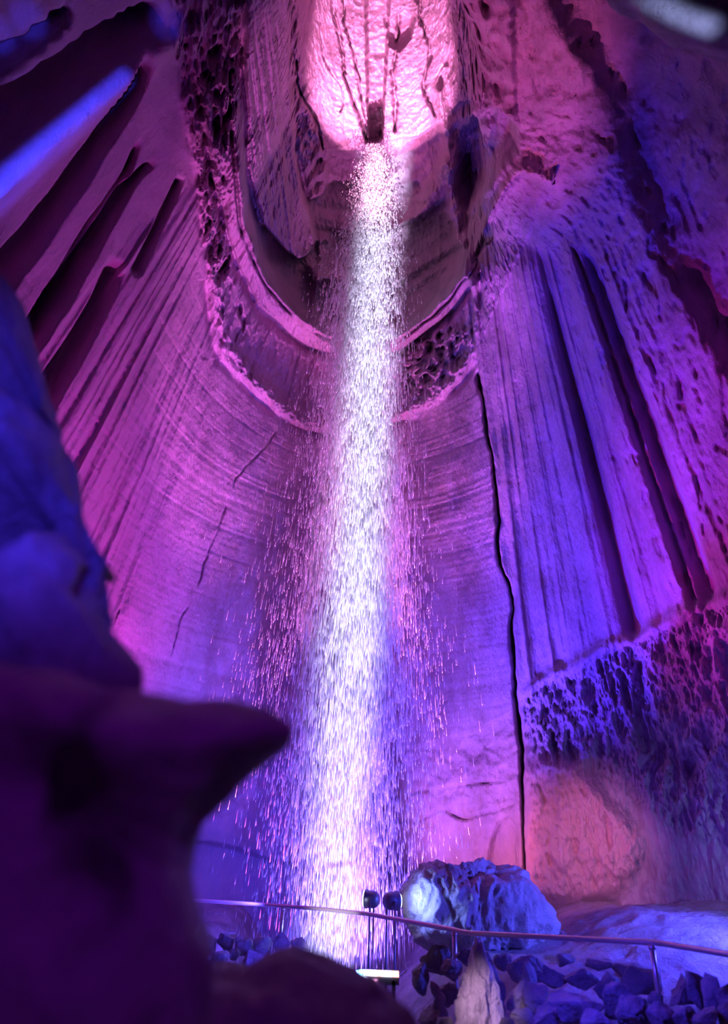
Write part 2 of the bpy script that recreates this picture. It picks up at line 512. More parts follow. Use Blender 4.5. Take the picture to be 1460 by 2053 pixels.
    for line, w, a in CANAL:
        s_, _ = polydist(px + 5 * mid + 3 * noise(P, 4.0, 56), py, line)
        d -= 1.5 * a * bump1(s_, 0, 0.65 * w * (1 + 0.6 * noise(P, 1.5, 57))) * canal
        d += 0.22 * a * np.tanh(s_ / 12) * np.exp(-(s_ / 45) ** 2) * canal
    chan = np.exp(-((px - np.interp(py, [-80, 0, 290], [762, 757, 752]) + 3 * noise(P, 2.5, 66)) / np.interp(py, [0, 290], [24, 15])) ** 2) * canal
    chan = sstep(0.25, 0.6, chan)
    d -= chan * (1.1 + 0.15 * noise(P, 3.0, 67))
    hole = region(px, py, [(772, 45), (790, 35), (812, 20), (830, 35), (822, 75), (800, 100), (780, 90)], 6)
    d -= hole * 0.9
    # --- recess behind the top of the fall, its ledges
    rec = sstep(-2, 8, py - edge) * tube * (1 - slab) * (1 - crk)
    d -= rec * 0.35
    qx = py - np.interp(px, [600, 700, 800, 950], [0, 18, 0, -95])
    d += rec * 0.22 * n1(qx, 0.045, 71, px, 0.004)
    sC, _ = polydist(jx, jy, ringC)
    sD, _ = polydist(jx, jy, ringD)
    d += np.where(rec > 0, bump1(sC, 0, 14) * (0.7 + 0.3 * por) * sstep(600, 645, px) * sstep(810, 770, px), 0)
    d += np.where(rec > 0, bump1(sD, 0, 13) * (0.6 + 0.3 * por), 0)
    sh, _ = polydist(jx, jy, smooth_line([(648, 480), (640, 540), (634, 600), (628, 650)]))
    d += np.where(tube > 0, bump1(sh, 0, 8) * 0.45, 0)
    # --- pale rim on the right of the tube and the dark hollow beside it
    rimR, _ = polydist(px + 4 * mid, py, smooth_line([(880, 180), (887, 240), (900, 300), (903, 380), (915, 450), (935, 510), (952, 560)]))
    d += bump1(rimR, 0, 13) * (0.55 + 0.2 * rid2)
    hol = region(px, py, [(925, 330), (935, 270), (965, 235), (1000, 225), (1028, 262), (1030, 300), (1000, 330), (965, 380), (935, 420), (922, 380)], 16)
    d -= hol * (1.5 + 0.3 * rid)
    roughR = region(px, py, [(880, -80), (1035, -80), (1035, 240), (960, 235), (905, 260), (885, 180)], 20)
    d += roughR * (0.35 * fbm(Pv, 1.2, 4, 81, ridged=True) - 0.2 * sstep(0.2, 0.5, noise(P, 1.8, 82)) - 0.05)
    topR = sstep(1022, 1036, px - 0.02 * py) * sstep(330, 250, py)
    d -= topR * 0.25
    # --- right-hand curtain: stands forward of the back wall, deep fissure between
    bandR = np.clip((px - fx) / 330.0, 0, 1)
    d += rmask * 0.40 * (1 - sstep(0.0, 0.6, bandR))
    fw = 2.6 + 3.4 * np.clip(noise(P, 0.5, 61) + .3, 0, 1)
    d -= 0.95 * np.exp(-((px - fx + 3 + 3 * mid) / fw) ** 2) * sstep(735, 770, py) * sstep(1800, 1750, py)
    low = sstep(60, -60, py - np.interp(px, [1030, 1100, 1250, 1330, 1460], [1400, 1370, 1290, 1250, 1210]))
    arch = np.interp(px, [950, 985, 1020, 1045, 1060, 1100, 1200], [500, 420, 355, 330, 330, 345, 380])
    curt = sstep(4.2, 5.0, phi) * sstep(-10, 50, py - arch + 14 * noise(P, 1.6, 33)) * low * rmask
    fl = (0.50 * (1 - 2 * np.abs(n1(phi + wob * 0.4, 0.42, 3, py, 0.0004)))
          + 0.32 * (1 - 2 * np.abs(n1(phi + wob * 0.3, 1.0, 4, py, 0.0008)))
          + 0.10 * (1 - 2 * np.abs(n1(phi + wob * 0.2, 2.3, 6, py, 0.001))) + 0.04 * n1(phi, 5.5, 8, py, 0.002) + 0.5 * n1(phi, 0.22, 9))
    fade = sstep(27, 18, phi)
    d += curt * fl * (0.06 + 0.34 * fade) * np.interp(py, [350, 600, 1400], [1.25, 1.0, 0.8])
    for c, w, a in ((14.1, 0.6, -0.55), (16.2, 0.45, -0.25), (18.5, 0.28, -0.4), (19.65, 0.8, -0.8)):
        d += curt * a * bump1(phi + wob * 0.25, c, w) * sstep(330, 650, py)
    crest = bump1(py - arch, 6, 16) * (px > 940) * (px < 1110)
    d += crest * (0.25 + 0.25 * rid2)
    # far right: pits drawn out down the slope, a dark set-back wall in the upper corner
    far = sstep(14, 19, phi) * sstep(1010, 1050, px)
    Pd = P * np.array((1.0, 1.0, 0.5))
    d -= far * 0.12 * sstep(0.22, 0.55, noise(Pd, 2.2, 45)) + far * 0.09 * sstep(0.2, 0.5, noise(Pd, 4.5, 46))
    d += far * (0.14 * fbm(Pd, 0.8, 4, 47) + 0.05 * fbm(Pd, 5.0, 3, 49, ridged=True))
    edgeR = np.interp(py, [0, 60, 150, 250, 370, 480, 560, 700, 1000], [1085, 1110, 1165, 1215, 1245, 1300, 1330, 1420, 1600])
    setb = sstep(-8, 60, px - edgeR - 12 * mid)
    d -= setb * (0.9 - 0.45 * fbm(P, 0.7, 4, 48))
    # porous undercut low on the right
    topU = np.interp(px, [1040, 1100, 1180, 1250, 1330, 1460, 1700], [1408, 1368, 1332, 1296, 1262, 1212, 1120]) + 12 * mid + 8 * big
    botU = np.interp(px, [1040, 1070, 1200, 1300, 1460, 1700], [1520, 1530, 1570, 1650, 1720, 1800])
    und = sstep(-4, 12, py - topU) * sstep(30, -60, py - botU) * sstep(1036, 1060, px)
    sl = P * np.array((1.0, 1.0, 0.55))
    d += und * (-0.30 + 0.85 * fbm(sl, 2.3, 5, 95, ridged=True, gain=0.62) * 0.75 - 0.40 * sstep(0.2, 0.5, noise(sl, 1.0, 96)))
    d += bump1(py - topU, -10, 16) * sstep(1040, 1070, px) * (0.18 + 0.16 * por)
    lowR = sstep(-40, 40, py - botU) * sstep(1045, 1070, px)
    d += lowR * (0.22 * fbm(P * np.array((.6, .6, 1.6)), 0.9, 4, 97) + 0.06 * por)
    flow = region(px + 6 * mid, py, [(1058, 1548), (1085, 1522), (1110, 1518), (1160, 1535), (1200, 1580), (1245, 1625), (1290, 1680), (1285, 1740), (1250, 1790), (1160, 1815), (1070, 1810), (1060, 1740), (1062, 1640)], 18)
    fc = np.clip(1 - np.hypot((px - 1150) / 150, (py - 1670) / 190) ** 2, 0, 1)
    d += flow * (0.10 + 0.38 * np.sqrt(fc) + 0.16 * fbm(P * np.array((1, 1, 0.7)), 2.2, 3, 98) + 0.12 * fbm(P * np.array((1, 1, 0.6)), 5.0, 3, 99, ridged=True) + 0.06 * noise(P, 9.0, 94))
    fl_attr = flow
    rough = 0.25 + 0.75 * sstep(-10, 30, sB) + 0.4 * sstep(16, 22, phi) + 0.6 * lowR
    d += np.clip(rough, 0, 1) * (1 - 0.65 * canal) * (1 - 0.6 * band) * (0.10 * fbm(Pv, 3.5, 3, 110, ridged=True) + 0.05 * fbm(P, 7.0, 2, 112))
    # --- smooth back wall: strata and soft flutes
    wall = sstep(6, 40, -sB) * leftish * sstep(470, 600, py) * sstep(1560, 1480, py)
    strat = P[:, 2] + 0.10 * noise(P, 0.4, 63) + 0.03 * noise(P, 1.5, 64)
    sm = 0.5 + 0.5 * noise(P * np.array((.5, .5, 1)), 0.5, 65)
    d -= wall * 0.045 * sstep(0.35, 0.75, n1(strat, 3.2, 66)) * sm
    d -= wall * 0.030 * sstep(0.2, 0.7, n1(strat, 9.0, 68)) * sm
    d -= wall * 0.014 * n1(strat, 19.0, 62)
    d += wall * 0.07 * n1(phi + wob * 0.2, 0.5, 69, py, 0.0006)
    d += wall * 0.035 * n1(phi + wob * 0.1, 1.6, 70, py, 0.001) * sstep(4, -2, phi)
    for line, w, a in CRACKS:
        s_, t_ = polydist(px + 3 * mid + 3 * noise(P, 3.5, 27), py + 2 * big + 4 * noise(P, 3.0, 28), line)
        d -= a * (0.7 + noise(P, 1.5, 29)) * bump1(s_, 0, 0.75 * w) * sstep(0, 0.06, t_) * sstep(1, 0.9, t_)
    # --- low ledge under the smooth wall
    lx = py - np.interp(px, ledge_low[:, 0], ledge_low[:, 1]) - 3 * mid
    lower = sstep(-2, 5, lx) * leftish * (px > 300)
    d -= lower * 0.16
    d += lower * (0.10 * fbm(P * np.array((1, 1, 2.2)), 1.2, 5, 73) + 0.10 * por * sstep(1680, 1600, py) - 0.03)
    basel = np.interp(px, [340, 375, 450, 520, 600, 800, 900, 1050], [1672, 1680, 1692, 1714, 1736, 1742, 1738, 1740])
    d -= sstep(-3, 6, py - basel - 4 * mid) * leftish * 0.30
    nich = region(px, py, [(978, 1740), (985, 1690), (1000, 1650), (1020, 1640), (1036, 1660), (1036, 1740)], 7)
    d -= nich * 0.20
    # --- left wall: long soft flutes, then the rib and shadow-shaped grooves of the curtain nearer the viewer
    lf = sstep(-19.5, -22.0, phi) * sstep(560, 620, py + (px - 430) * 0.9 + 260)
    lf = lf * (1 - roughL)
    fL = (0.5 * (1 - 2 * np.abs(n1(phi + wob * 0.3, 0.5, 101, py, 0.0005))) + 0.3 * (1 - 2 * np.abs(n1(phi + wob * 0.2, 1.2, 102, py, 0.0008))) + 0.12 * n1(phi, 3.0, 103, py, 0.001))
    d += lf * fL * 0.30 * sstep(-60, -45, phi)
    cr, ct = polydist(px + 3 * mid, py, smooth_line([(470, 690), (420, 800), (375, 900), (330, 1010), (285, 1110), (240, 1220)]))
    d += np.tanh(cr / 7) * 0.06 * np.exp(-(cr / 34) ** 2)
    rb, _ = polydist(px + 5 * mid, py, smooth_line([(330, 90), (255, 152), (150, 235), (0, 372), (-120, 480)]))
    d += 0.45 * np.exp(-(rb / 26) ** 2) * (py < 700)
    for line, (w0, w1), a in SHADOW_GROOVES:
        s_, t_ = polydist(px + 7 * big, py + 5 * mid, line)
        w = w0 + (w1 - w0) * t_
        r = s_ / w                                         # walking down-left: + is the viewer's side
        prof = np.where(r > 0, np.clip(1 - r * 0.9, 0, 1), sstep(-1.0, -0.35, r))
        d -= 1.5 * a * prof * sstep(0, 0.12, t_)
    d = d * (1 + 0.7 * sstep(13, 20, P[:, 2]))
    return d, st, fl_attr


def build_shaft():
    R = shaft_radius(TH, ZZ)
    nt, nz = R.shape
    t = np.radians(TH)[:, None]
    X = AX[0] + R * np.sin(t)
    Y = AX[1] + R * np.cos(t)
    Z = np.broadcast_to(ZZ[None], R.shape)
    P = np.stack([X, Y, Z], -1).reshape(-1, 3)
    px, py, dep = survey(P)
    th = np.repeat(TH, nz)
    seen = (dep > 1.0) & (px > -260) & (px < 1720) & (py > -160) & (py < 2250)
    d = np.zeros(len(P))
    st = np.zeros(len(P))
    fw = np.zeros(len(P))
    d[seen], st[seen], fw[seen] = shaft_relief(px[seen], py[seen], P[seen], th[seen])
    d = d + 0.22 * fbm(P, 0.35, 3, 1)
    d = np.where(dep < 1.0, 0, d)
    inw = np.array((0.0, 3.0, 2.5)) - P                    # relief grows towards the middle of the cave floor
    inw /= np.linalg.norm(inw, axis=1, keepdims=True)
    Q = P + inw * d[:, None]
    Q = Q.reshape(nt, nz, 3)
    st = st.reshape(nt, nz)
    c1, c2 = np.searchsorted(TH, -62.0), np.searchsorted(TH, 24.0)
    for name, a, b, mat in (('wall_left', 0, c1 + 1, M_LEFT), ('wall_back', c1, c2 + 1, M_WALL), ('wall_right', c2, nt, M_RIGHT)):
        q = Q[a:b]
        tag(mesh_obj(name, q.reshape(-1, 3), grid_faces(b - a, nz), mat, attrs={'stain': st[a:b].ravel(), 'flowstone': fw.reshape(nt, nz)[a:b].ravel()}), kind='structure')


build_shaft()

# ------------------------------------------------------------------ cave floor
M_FLOOR = rock_material('cave_floor', (0.58, 0.46, 0.56), (0.34, 0.26, 0.33), scale=2.0, bump=0.05, grain=22.0, rough=0.55, spec=0.4)


def floor_height(x, y):
    z = 0.0 * x
    bank = sstep(7.4, 9.2, y + 0.25 * np.minimum(x - 3.5, 2.0)) * sstep(0.6, 2.2, x + 0.10 * (y - 9))
    z = z + bank * (0.80 + (0.35 + 0.55 * sstep(2.6, 4.4, x)) * sstep(8.4, 12.6, y) + 0.10 * np.clip(x - 4, 0, 4))
    left = sstep(-1.2, -2.6, x) * sstep(9.0, 12.5, y)
    z = z + left * (0.75 + 0.5 * sstep(12.0, 15.5, y))
    z = z + 0.35 * sstep(15.3, 17.0, y)
    return z


def build_floor():
    xs = np.linspace(-9, 9, 330)
    ys = spaced([-6, 4, 17.6], [40, 330])
    X, Y = np.meshgrid(xs, ys, indexing='ij')
    x, y = X.ravel(), Y.ravel()
    z = floor_height(x, y)
    P = np.stack([x, y, z], 1)
    amp = sstep(3.5, 7, y)
    z = z + amp * (0.16 * fbm(P, 0.8, 4, 201) + 0.07 * fbm(P, 2.6, 4, 203, ridged=True))
    P[:, 2] = z
    return mesh_obj('floor', P, grid_faces(len(xs), len(ys)), M_FLOOR)


FLOOR = build_floor()
tag(FLOOR, kind='structure')


def ground(x, y):
    p = np.array([[x, y, 0.0]])
    z = float(floor_height(p[:, 0], p[:, 1])[0])
    p[0, 2] = z
    amp = float(sstep(3.5, 7, p[:, 1])[0])
    return z + amp * float(0.16 * fbm(p, 0.8, 4, 201)[0] + 0.07 * fbm(p, 2.6, 4, 203, ridged=True)[0])


# ------------------------------------------------------------------ solid rocks from their outlines
def blob(outline, y, thick, nphi=120, nlat=60, amp=0.03, freq=3.0, seed=1, centre=None, squash=0.8, ridge=False, vstretch=1.0, hollows=()):
    """Closed boulder: the outline (photo points on the plane Y = y) is its widest section, thick its half depth."""
    pts = at_y(np.array([p[0] for p in outline], float), np.array([p[1] for p in outline], float), y)[:, [0, 2]]
    c = pts.mean(0) if centre is None else at_y(np.array([centre[0]], float), np.array([centre[1]], float), y)[0, [0, 2]]
    v = pts - c
    ang = np.arctan2(v[:, 1], v[:, 0])
    rad = np.hypot(v[:, 0], v[:, 1])
    o = np.argsort(ang)
    ang, rad = ang[o], rad[o]
    ph = np.linspace(-math.pi, math.pi, nphi, endpoint=False)
    r = np.interp(ph, np.concatenate([ang - 2 * math.pi, ang, ang + 2 * math.pi]), np.tile(rad, 3))
    lat = np.linspace(-math.pi / 2, math.pi / 2, nlat)
    cl = np.sign(np.cos(lat)) * np.abs(np.cos(lat)) ** squash
    A = cl[:, None] * r[None]
    # smooth the outline away towards the poles
    rm = gsmooth(np.concatenate([r, r, r]), nphi * 0.06, 0)[nphi:2 * nphi]
    A = cl[:, None] * (rm[None] * np.abs(np.sin(lat))[:, None] ** 2 + r[None] * (1 - np.abs(np.sin(lat))[:, None] ** 2))
    X = c[0] + A * np.cos(ph)
    Z = c[1] + A * np.sin(ph)
    Yv = y + np.sin(lat)[:, None] * thick + 0 * A
    V = np.stack([X, Yv, Z], -1).reshape(-1, 3)
    N = np.stack([np.cos(lat)[:, None] * np.cos(ph), np.sin(lat)[:, None] + 0 * A, np.cos(lat)[:, None] * np.sin(ph)], -1).reshape(-1, 3)
    Pn = V * np.array((1, 1, vstretch))
    n_ = fbm(Pn, freq, 4, seed, ridged=ridge)
    V = V + N * (amp * (n_ - (0.5 if ridge else 0)))[:, None]
    for hx, hy, hr, hd in hollows:                         # hollows worn into the near face
        c3 = at_y(np.array([float(hx)]), np.array([float(hy)]), y)[0]
        rr = hr * ((c3 - CAM) @ FWD) / FPX
        w_ = np.exp(-(((V[:, 0] - c3[0]) ** 2 + (V[:, 2] - c3[2]) ** 2) / rr ** 2)) * (V[:, 1] < y)
        V[:, 1] += w_ * hd
    i, j = np.meshgrid(np.arange(nlat - 1), np.arange(nphi), indexing='ij')
    a = (i * nphi + j).ravel()
    b = (i * nphi + (j + 1) % nphi).ravel()
    F = np.stack([a, b, b + nphi, a + nphi], 1)
    F = F[:, ::-1]
    return V, F


M_BLUE = rock_material('limestone_boulder', (0.62, 0.50, 0.60), (0.40, 0.31, 0.38), scale=2.0, bump=0.04, grain=16.0, rough=0.42, spec=0.5)
M_FLOW = rock_material('flowstone_wet', (0.70, 0.55, 0.50), (0.50, 0.36, 0.33), scale=2.5, bump=0.07, grain=9.0, rough=0.28, spec=0.6)
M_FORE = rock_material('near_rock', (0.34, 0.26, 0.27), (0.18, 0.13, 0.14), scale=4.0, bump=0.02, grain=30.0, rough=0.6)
M_PALE = rock_material('pale_stone', (0.78, 0.62, 0.74), (0.46, 0.34, 0.43), scale=6.0, bump=0.07, grain=16.0, rough=0.45, spec=0.5)
M_RUB = rock_material('rubble', (0.42, 0.34, 0.41), (0.22, 0.17, 0.22), scale=5.0, bump=0.07, grain=14.0, rough=0.4, spec=0.5)

V, F = blob([(806, 1770), (825, 1750), (870, 1737), (920, 1738), (990, 1745), (1050, 1750), (1085, 1800), (1110, 1850), (1105, 1890), (1000, 1905), (900, 1900), (835, 1880), (812, 1830)],
            12.3, 0.7, 260, 131, 0.24, 2.2, 305, ridge=True, vstretch=0.5)
tag(mesh_obj('limestone_boulder', V, F, M_BLUE), 'big fluted blue-lit limestone boulder beside the falling water, bright at its left end', 'rock')

# near rock on the left, one formation: upright column, jutting shelf, low mound
root = tag(empty('rock_outcrop', (-0.7, 1.6, 0.0)), 'dark blurred rock outcrop close by along the left edge, with a jutting nose', 'rock')


def part(name, VF, mat, parent):
    V, F = VF
    return mesh_obj(name, V - np.array(parent.location), F, mat, parent)


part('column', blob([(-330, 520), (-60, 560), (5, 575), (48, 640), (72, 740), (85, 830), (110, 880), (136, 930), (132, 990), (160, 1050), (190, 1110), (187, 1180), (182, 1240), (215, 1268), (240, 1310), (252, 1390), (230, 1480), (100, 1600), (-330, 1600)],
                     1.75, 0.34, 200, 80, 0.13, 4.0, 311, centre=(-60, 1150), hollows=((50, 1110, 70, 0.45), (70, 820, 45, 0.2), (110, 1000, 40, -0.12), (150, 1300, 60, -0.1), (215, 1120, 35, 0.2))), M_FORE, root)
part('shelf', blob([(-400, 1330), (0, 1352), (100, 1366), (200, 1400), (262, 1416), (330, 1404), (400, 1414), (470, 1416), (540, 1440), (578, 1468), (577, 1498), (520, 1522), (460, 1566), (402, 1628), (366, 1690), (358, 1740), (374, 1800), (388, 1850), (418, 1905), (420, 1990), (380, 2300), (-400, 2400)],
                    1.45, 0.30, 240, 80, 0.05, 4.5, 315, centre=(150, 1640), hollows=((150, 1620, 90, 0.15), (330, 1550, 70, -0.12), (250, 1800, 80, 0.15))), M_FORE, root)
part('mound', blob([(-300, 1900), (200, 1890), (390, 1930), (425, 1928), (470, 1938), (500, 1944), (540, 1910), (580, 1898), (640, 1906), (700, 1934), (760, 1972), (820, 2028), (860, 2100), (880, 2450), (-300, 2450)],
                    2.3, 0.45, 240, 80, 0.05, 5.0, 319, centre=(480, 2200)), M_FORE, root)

# ------------------------------------------------------------------ handrail
def tube(points, rad, sides=12, caps=True):
    P = np.asarray(points, float)
    T = np.gradient(P, axis=0)
    T /= np.linalg.norm(T, axis=1, keepdims=True)
    ref = np.array((0, 0, 1.0)) if abs(T[0, 2]) < 0.8 else np.array((0, 1.0, 0))
    U = np.cross(T, ref)
    U /= np.linalg.norm(U, axis=1, keepdims=True)
    W = np.cross(U, T)
    a = np.linspace(0, 2 * math.pi, sides, endpoint=False)
    V = (P[:, None] + rad * (np.cos(a)[None, :, None] * U[:, None] + np.sin(a)[None, :, None] * W[:, None])).reshape(-1, 3)
    F = []
    for i in range(len(P) - 1):
        for j in range(sides):
            k = (j + 1) % sides
            F.append((i * sides + j, i * sides + k, (i + 1) * sides + k, (i + 1) * sides + j))
    V = np.vstack([V, P[:1], P[-1:]])
    n0, n1_ = len(V) - 2, len(V) - 1
    for j in range(sides):
        k = (j + 1) % sides
        F.append((n0, k, j, j))
        F.append((n1_, (len(P) - 1) * sides + j, (len(P) - 1) * sides + k, (len(P) - 1) * sides + k))
    return V, F


def poly_obj(name, V, F, mat, parent=None, smooth=True):
    me = bpy.data.meshes.new(name)
    off = np.array(parent.location) if parent is not None else 0
    me.from_pydata([tuple(v) for v in np.asarray(V) - off], [], [tuple(dict.fromkeys(f)) for f in F])
    for p in me.polygons:
        p.use_smooth = smooth
    me.materials.append(mat)
    o = bpy.data.objects.new(name, me)
    C.objects.link(o)
    if parent is not None:
        o.parent = parent
    return o


def metal(name, col, rough, met=1.0):
    mt, nt, bs, N, L = nodes_of(name)
    bs.inputs['Base Color'].default_value = (*col, 1)
    bs.inputs['Metallic'].default_value = met
    nz = N('ShaderNodeTexNoise')
    nz.inputs['Scale'].default_value = 40
    mr = N('ShaderNodeMapRange')
    mr.inputs['To Min'].default_value = rough * 0.8
    mr.inputs['To Max'].default_value = rough * 1.25
    L(nz.outputs['Fac'], mr.inputs['Value'])
    L(mr.outputs[0], bs.inputs['Roughness'])
    return mt


M_RAIL = metal('rail_steel', (0.75, 0.62, 0.62), 0.34, 0.85)
rail_px = [(330, 1801, 13.4), (375, 1804, 13.1), (500, 1812, 12.4), (640, 1822, 11.6), (735, 1832, 11.0), (830, 1849, 10.2), (905, 1863, 9.6), (925, 1868, 9.5), (945, 1871, 9.4), (1080, 1878, 8.9), (1200, 1884, 8.45), (1300, 1889, 8.05), (1330, 1892, 7.95), (1400, 1903, 7.5), (1500, 1920, 6.9), (1700, 1960, 5.9)]
rp = np.array([at_y(np.array([float(a)]), np.array([float(b)]), c)[0] for a, b, c in rail_px])
rail = tag(empty('handrail', tuple(rp[6])), 'thin steel tube handrail on slim posts running in front of the rubble', 'railing')
rail.location.z = ground(rp[6][0], rp[6][1])
bpy.context.view_layer.update()
poly_obj('rail', *tube(rp, 0.027), M_RAIL, rail)
for k in (2.5, 6.3, 11.2):
    i = int(k)
    p = rp[i] * (1 - (k - i)) + rp[i + 1] * (k - i)
    g = ground(p[0], p[1]) - 0.25
    zs_ = np.linspace(p[2] - 0.015, g, 6)
    poly_obj('post', *tube([(p[0], p[1], z_) for z_ in zs_], 0.027), M_RAIL, rail)
    poly_obj('collar', *tube([(p[0], p[1], p[2] - 0.02), (p[0], p[1], p[2] - 0.04), (p[0], p[1], p[2] - 0.06)], 0.034), M_RAIL, rail)

# ------------------------------------------------------------------ show lamps that are in the picture
M_BODY = metal('lamp_housing', (0.30, 0.32, 0.40), 0.4, 0.5)


def emission(name, col, power):
    mt, nt, bs, N, L = nodes_of(name)
    bs.inputs['Base Color'].default_value = (*col, 1)
    bs.inputs['Emission Color'].default_value = (*col, 1)
    bs.inputs['Emission Strength'].default_value = power
    return mt


M_LENS = emission('lamp_lens', (0.75, 0.85, 1.0), 12)


def floodlight(loc, aim, label, rad=0.12, length=0.22):
    loc = np.array(loc, float)
    a = np.array(aim, float) - loc
    a /= np.linalg.norm(a)
    root = tag(empty('floodlight', (loc[0], loc[1], ground(loc[0], loc[1]))), label, 'lamp')
    t = np.linspace(-length / 2, length / 2, 9)
    prof = [0.55, 0.8, 0.92, 0.97, 1, 1, 1, 1.08, 1.08]
    V, F = tube([loc + a * q for q in t], 1.0, 24)
    V = np.array(V)
    for i, r in enumerate(prof):
        c = loc + a * t[i]
        V[i * 24:(i + 1) * 24] = c + (V[i * 24:(i + 1) * 24] - c) * r * rad
    poly_obj('housing', V, F, M_BODY, root)
    e = loc + a * (length / 2 + 0.004)
    poly_obj('lens', *tube([e, e + a * 0.006, e + a * 0.012], rad * 0.92, 24), M_LENS, root)
    g = ground(loc[0], loc[1]) - 0.05
    side = np.cross(a, (0, 0, 1.0))
    side /= np.linalg.norm(side)
    for sgn in (-1, 1):
        q = loc + side * sgn * (rad * 1.1)
        poly_obj('bracket', *tube([q, q * np.array((1, 1, 0)) + np.array((0, 0, (q[2] + g) / 2)), np.array((loc[0] + side[0] * sgn * rad, loc[1] + side[1] * sgn * rad, g))], 0.014, 8), M_BODY, root)
    spot('lamp_floodlight_beam', tuple(e + a * 0.05), tuple(e + a * 3), (0.12, 0.22, 1.0), 70, 110, 0.6, 0.1)


p1 = at_y(np.array([784.0]), np.array([1806.0]), 11.5)[0]
floodlight(p1, p1 + np.array((1.0, 0.45, 0.05)), 'small round floodlight behind the falling water, its white lens facing the blue boulder')
p2 = at_y(np.array([746.0]), np.array([1803.0]), 12.0)[0]
floodlight(p2, p2 + np.array((-1.0, 0.25, 0.05)), 'small round floodlight half hidden in the falling water, turned to the left')

# LED bar on the floor in the spray
la, lb = at_y(np.array([713.0, 800.0]), np.array([1949.0, 1953.0]), 8.6)
lc = at_y(np.array([818.0]), np.array([1944.0]), 9.1)[0]
zf = la[2]
root = tag(empty('led_bar_light', (float(la[0] + lb[0]) / 2, 8.6, ground(0.3, 8.6))), 'low bar light with a rainbow-white strip, on the floor under the falling water', 'lamp')


def box_between(a, b, wy, hz):
    a, b = np.array(a, float), np.array(b, float)
    V = []
    for p in (a, b):
        for dy in (-wy / 2, wy / 2):
            for dz in (-hz / 2, hz / 2):
                V.append((p[0], p[1] + dy, p[2] + dz))
    F = [(0, 1, 3, 2), (4, 6, 7, 5), (0, 4, 5, 1), (2, 3, 7, 6), (1, 5, 7, 3), (0, 2, 6, 4)]
    return V, F


poly_obj('housing', *box_between(la + (0, 0.02, -0.06), lb + (0, 0.02, -0.06), 0.10, 0.07), M_BODY, root, smooth=False)
poly_obj('end_bracket', *box_between(lb + (0.0, 0.0, -0.02), lc, 0.03, 0.02), metal('bracket_steel', (0.8, 0.7, 0.7), 0.3), root, smooth=False)
for q in (0.12, 0.88):
    f = la * (1 - q) + lb * q
    poly_obj('foot', *box_between((f[0] - 0.02, f[1], ground(f[0], f[1]) / 2 + (zf - 0.09) / 2), (f[0] + 0.02, f[1], ground(f[0], f[1]) / 2 + (zf - 0.09) / 2), 0.06, max(0.06, zf - 0.09 - ground(f[0], f[1]) + 0.06)), M_BODY, root, smooth=False)
nseg = 12
cols = [(0.1, 0.25, 1), (0.3, 0.9, 1), (0.6, 0.8, 1), (1, 0.7, 0.9), (1, 0.9, 0.9), (1, 0.9, 0.95), (1, 0.5, 0.4), (1, 0.85, 0.95), (1, 1, 1), (1, 0.9, 1), (1, 0.6, 0.5), (1, 0.5, 0.4)]
for k in range(nseg):
    a_ = la + (lb - la) * ((k + 0.08) / nseg)
    b_ = la + (lb - la) * ((k + 0.92) / nseg)
    poly_obj('diode', *box_between(a_, b_, 0.085, 0.05), emission('diode_glow', cols[k], 2.6 if k else 1.2), root, smooth=False)

# ------------------------------------------------------------------ standing stone, slab and rubble
def stone(name, outline, y, thick, mat, label, cat='rock', **k):
    V, F = blob(outline, y, thick, **k)
    return tag(mesh_obj(name, V, F, mat), label, cat)


stone('standing_stone', [(905, 2120), (922, 2040), (930, 1990), (938, 1950), (944, 1925), (946, 1897), (955, 1888), (966, 1882), (971, 1894), (978, 1930), (986, 1960), (994, 2000), (1000, 2045), (1010, 2120)],
      7.8, 0.20, M_PALE, 'tall pale pointed stone standing upright in front of the handrail', nphi=220, nlat=111, amp=0.11, freq=7.0, seed=331, ridge=True, vstretch=0.35, centre=(958, 2030))
stone('stone_flake', [(978, 1905), (986, 1925), (998, 1965), (1010, 2010), (1012, 2060), (985, 2070), (975, 1990)], 8.42, 0.10, M_RUB,
      'dark blue flake leaning behind the tall pale stone', nphi=80, nlat=40, amp=0.04, freq=4.0, seed=335, ridge=True)
stone('stone_slab', [(863, 1966), (872, 1969), (884, 1988), (891, 2013), (900, 2040), (885, 2040), (873, 2000)], 8.3, 0.04, M_PALE,
      'thin pink slab leaning low beside the spray, left of the tall pale stone', nphi=60, nlat=30, amp=0.008, freq=6.0, seed=337)

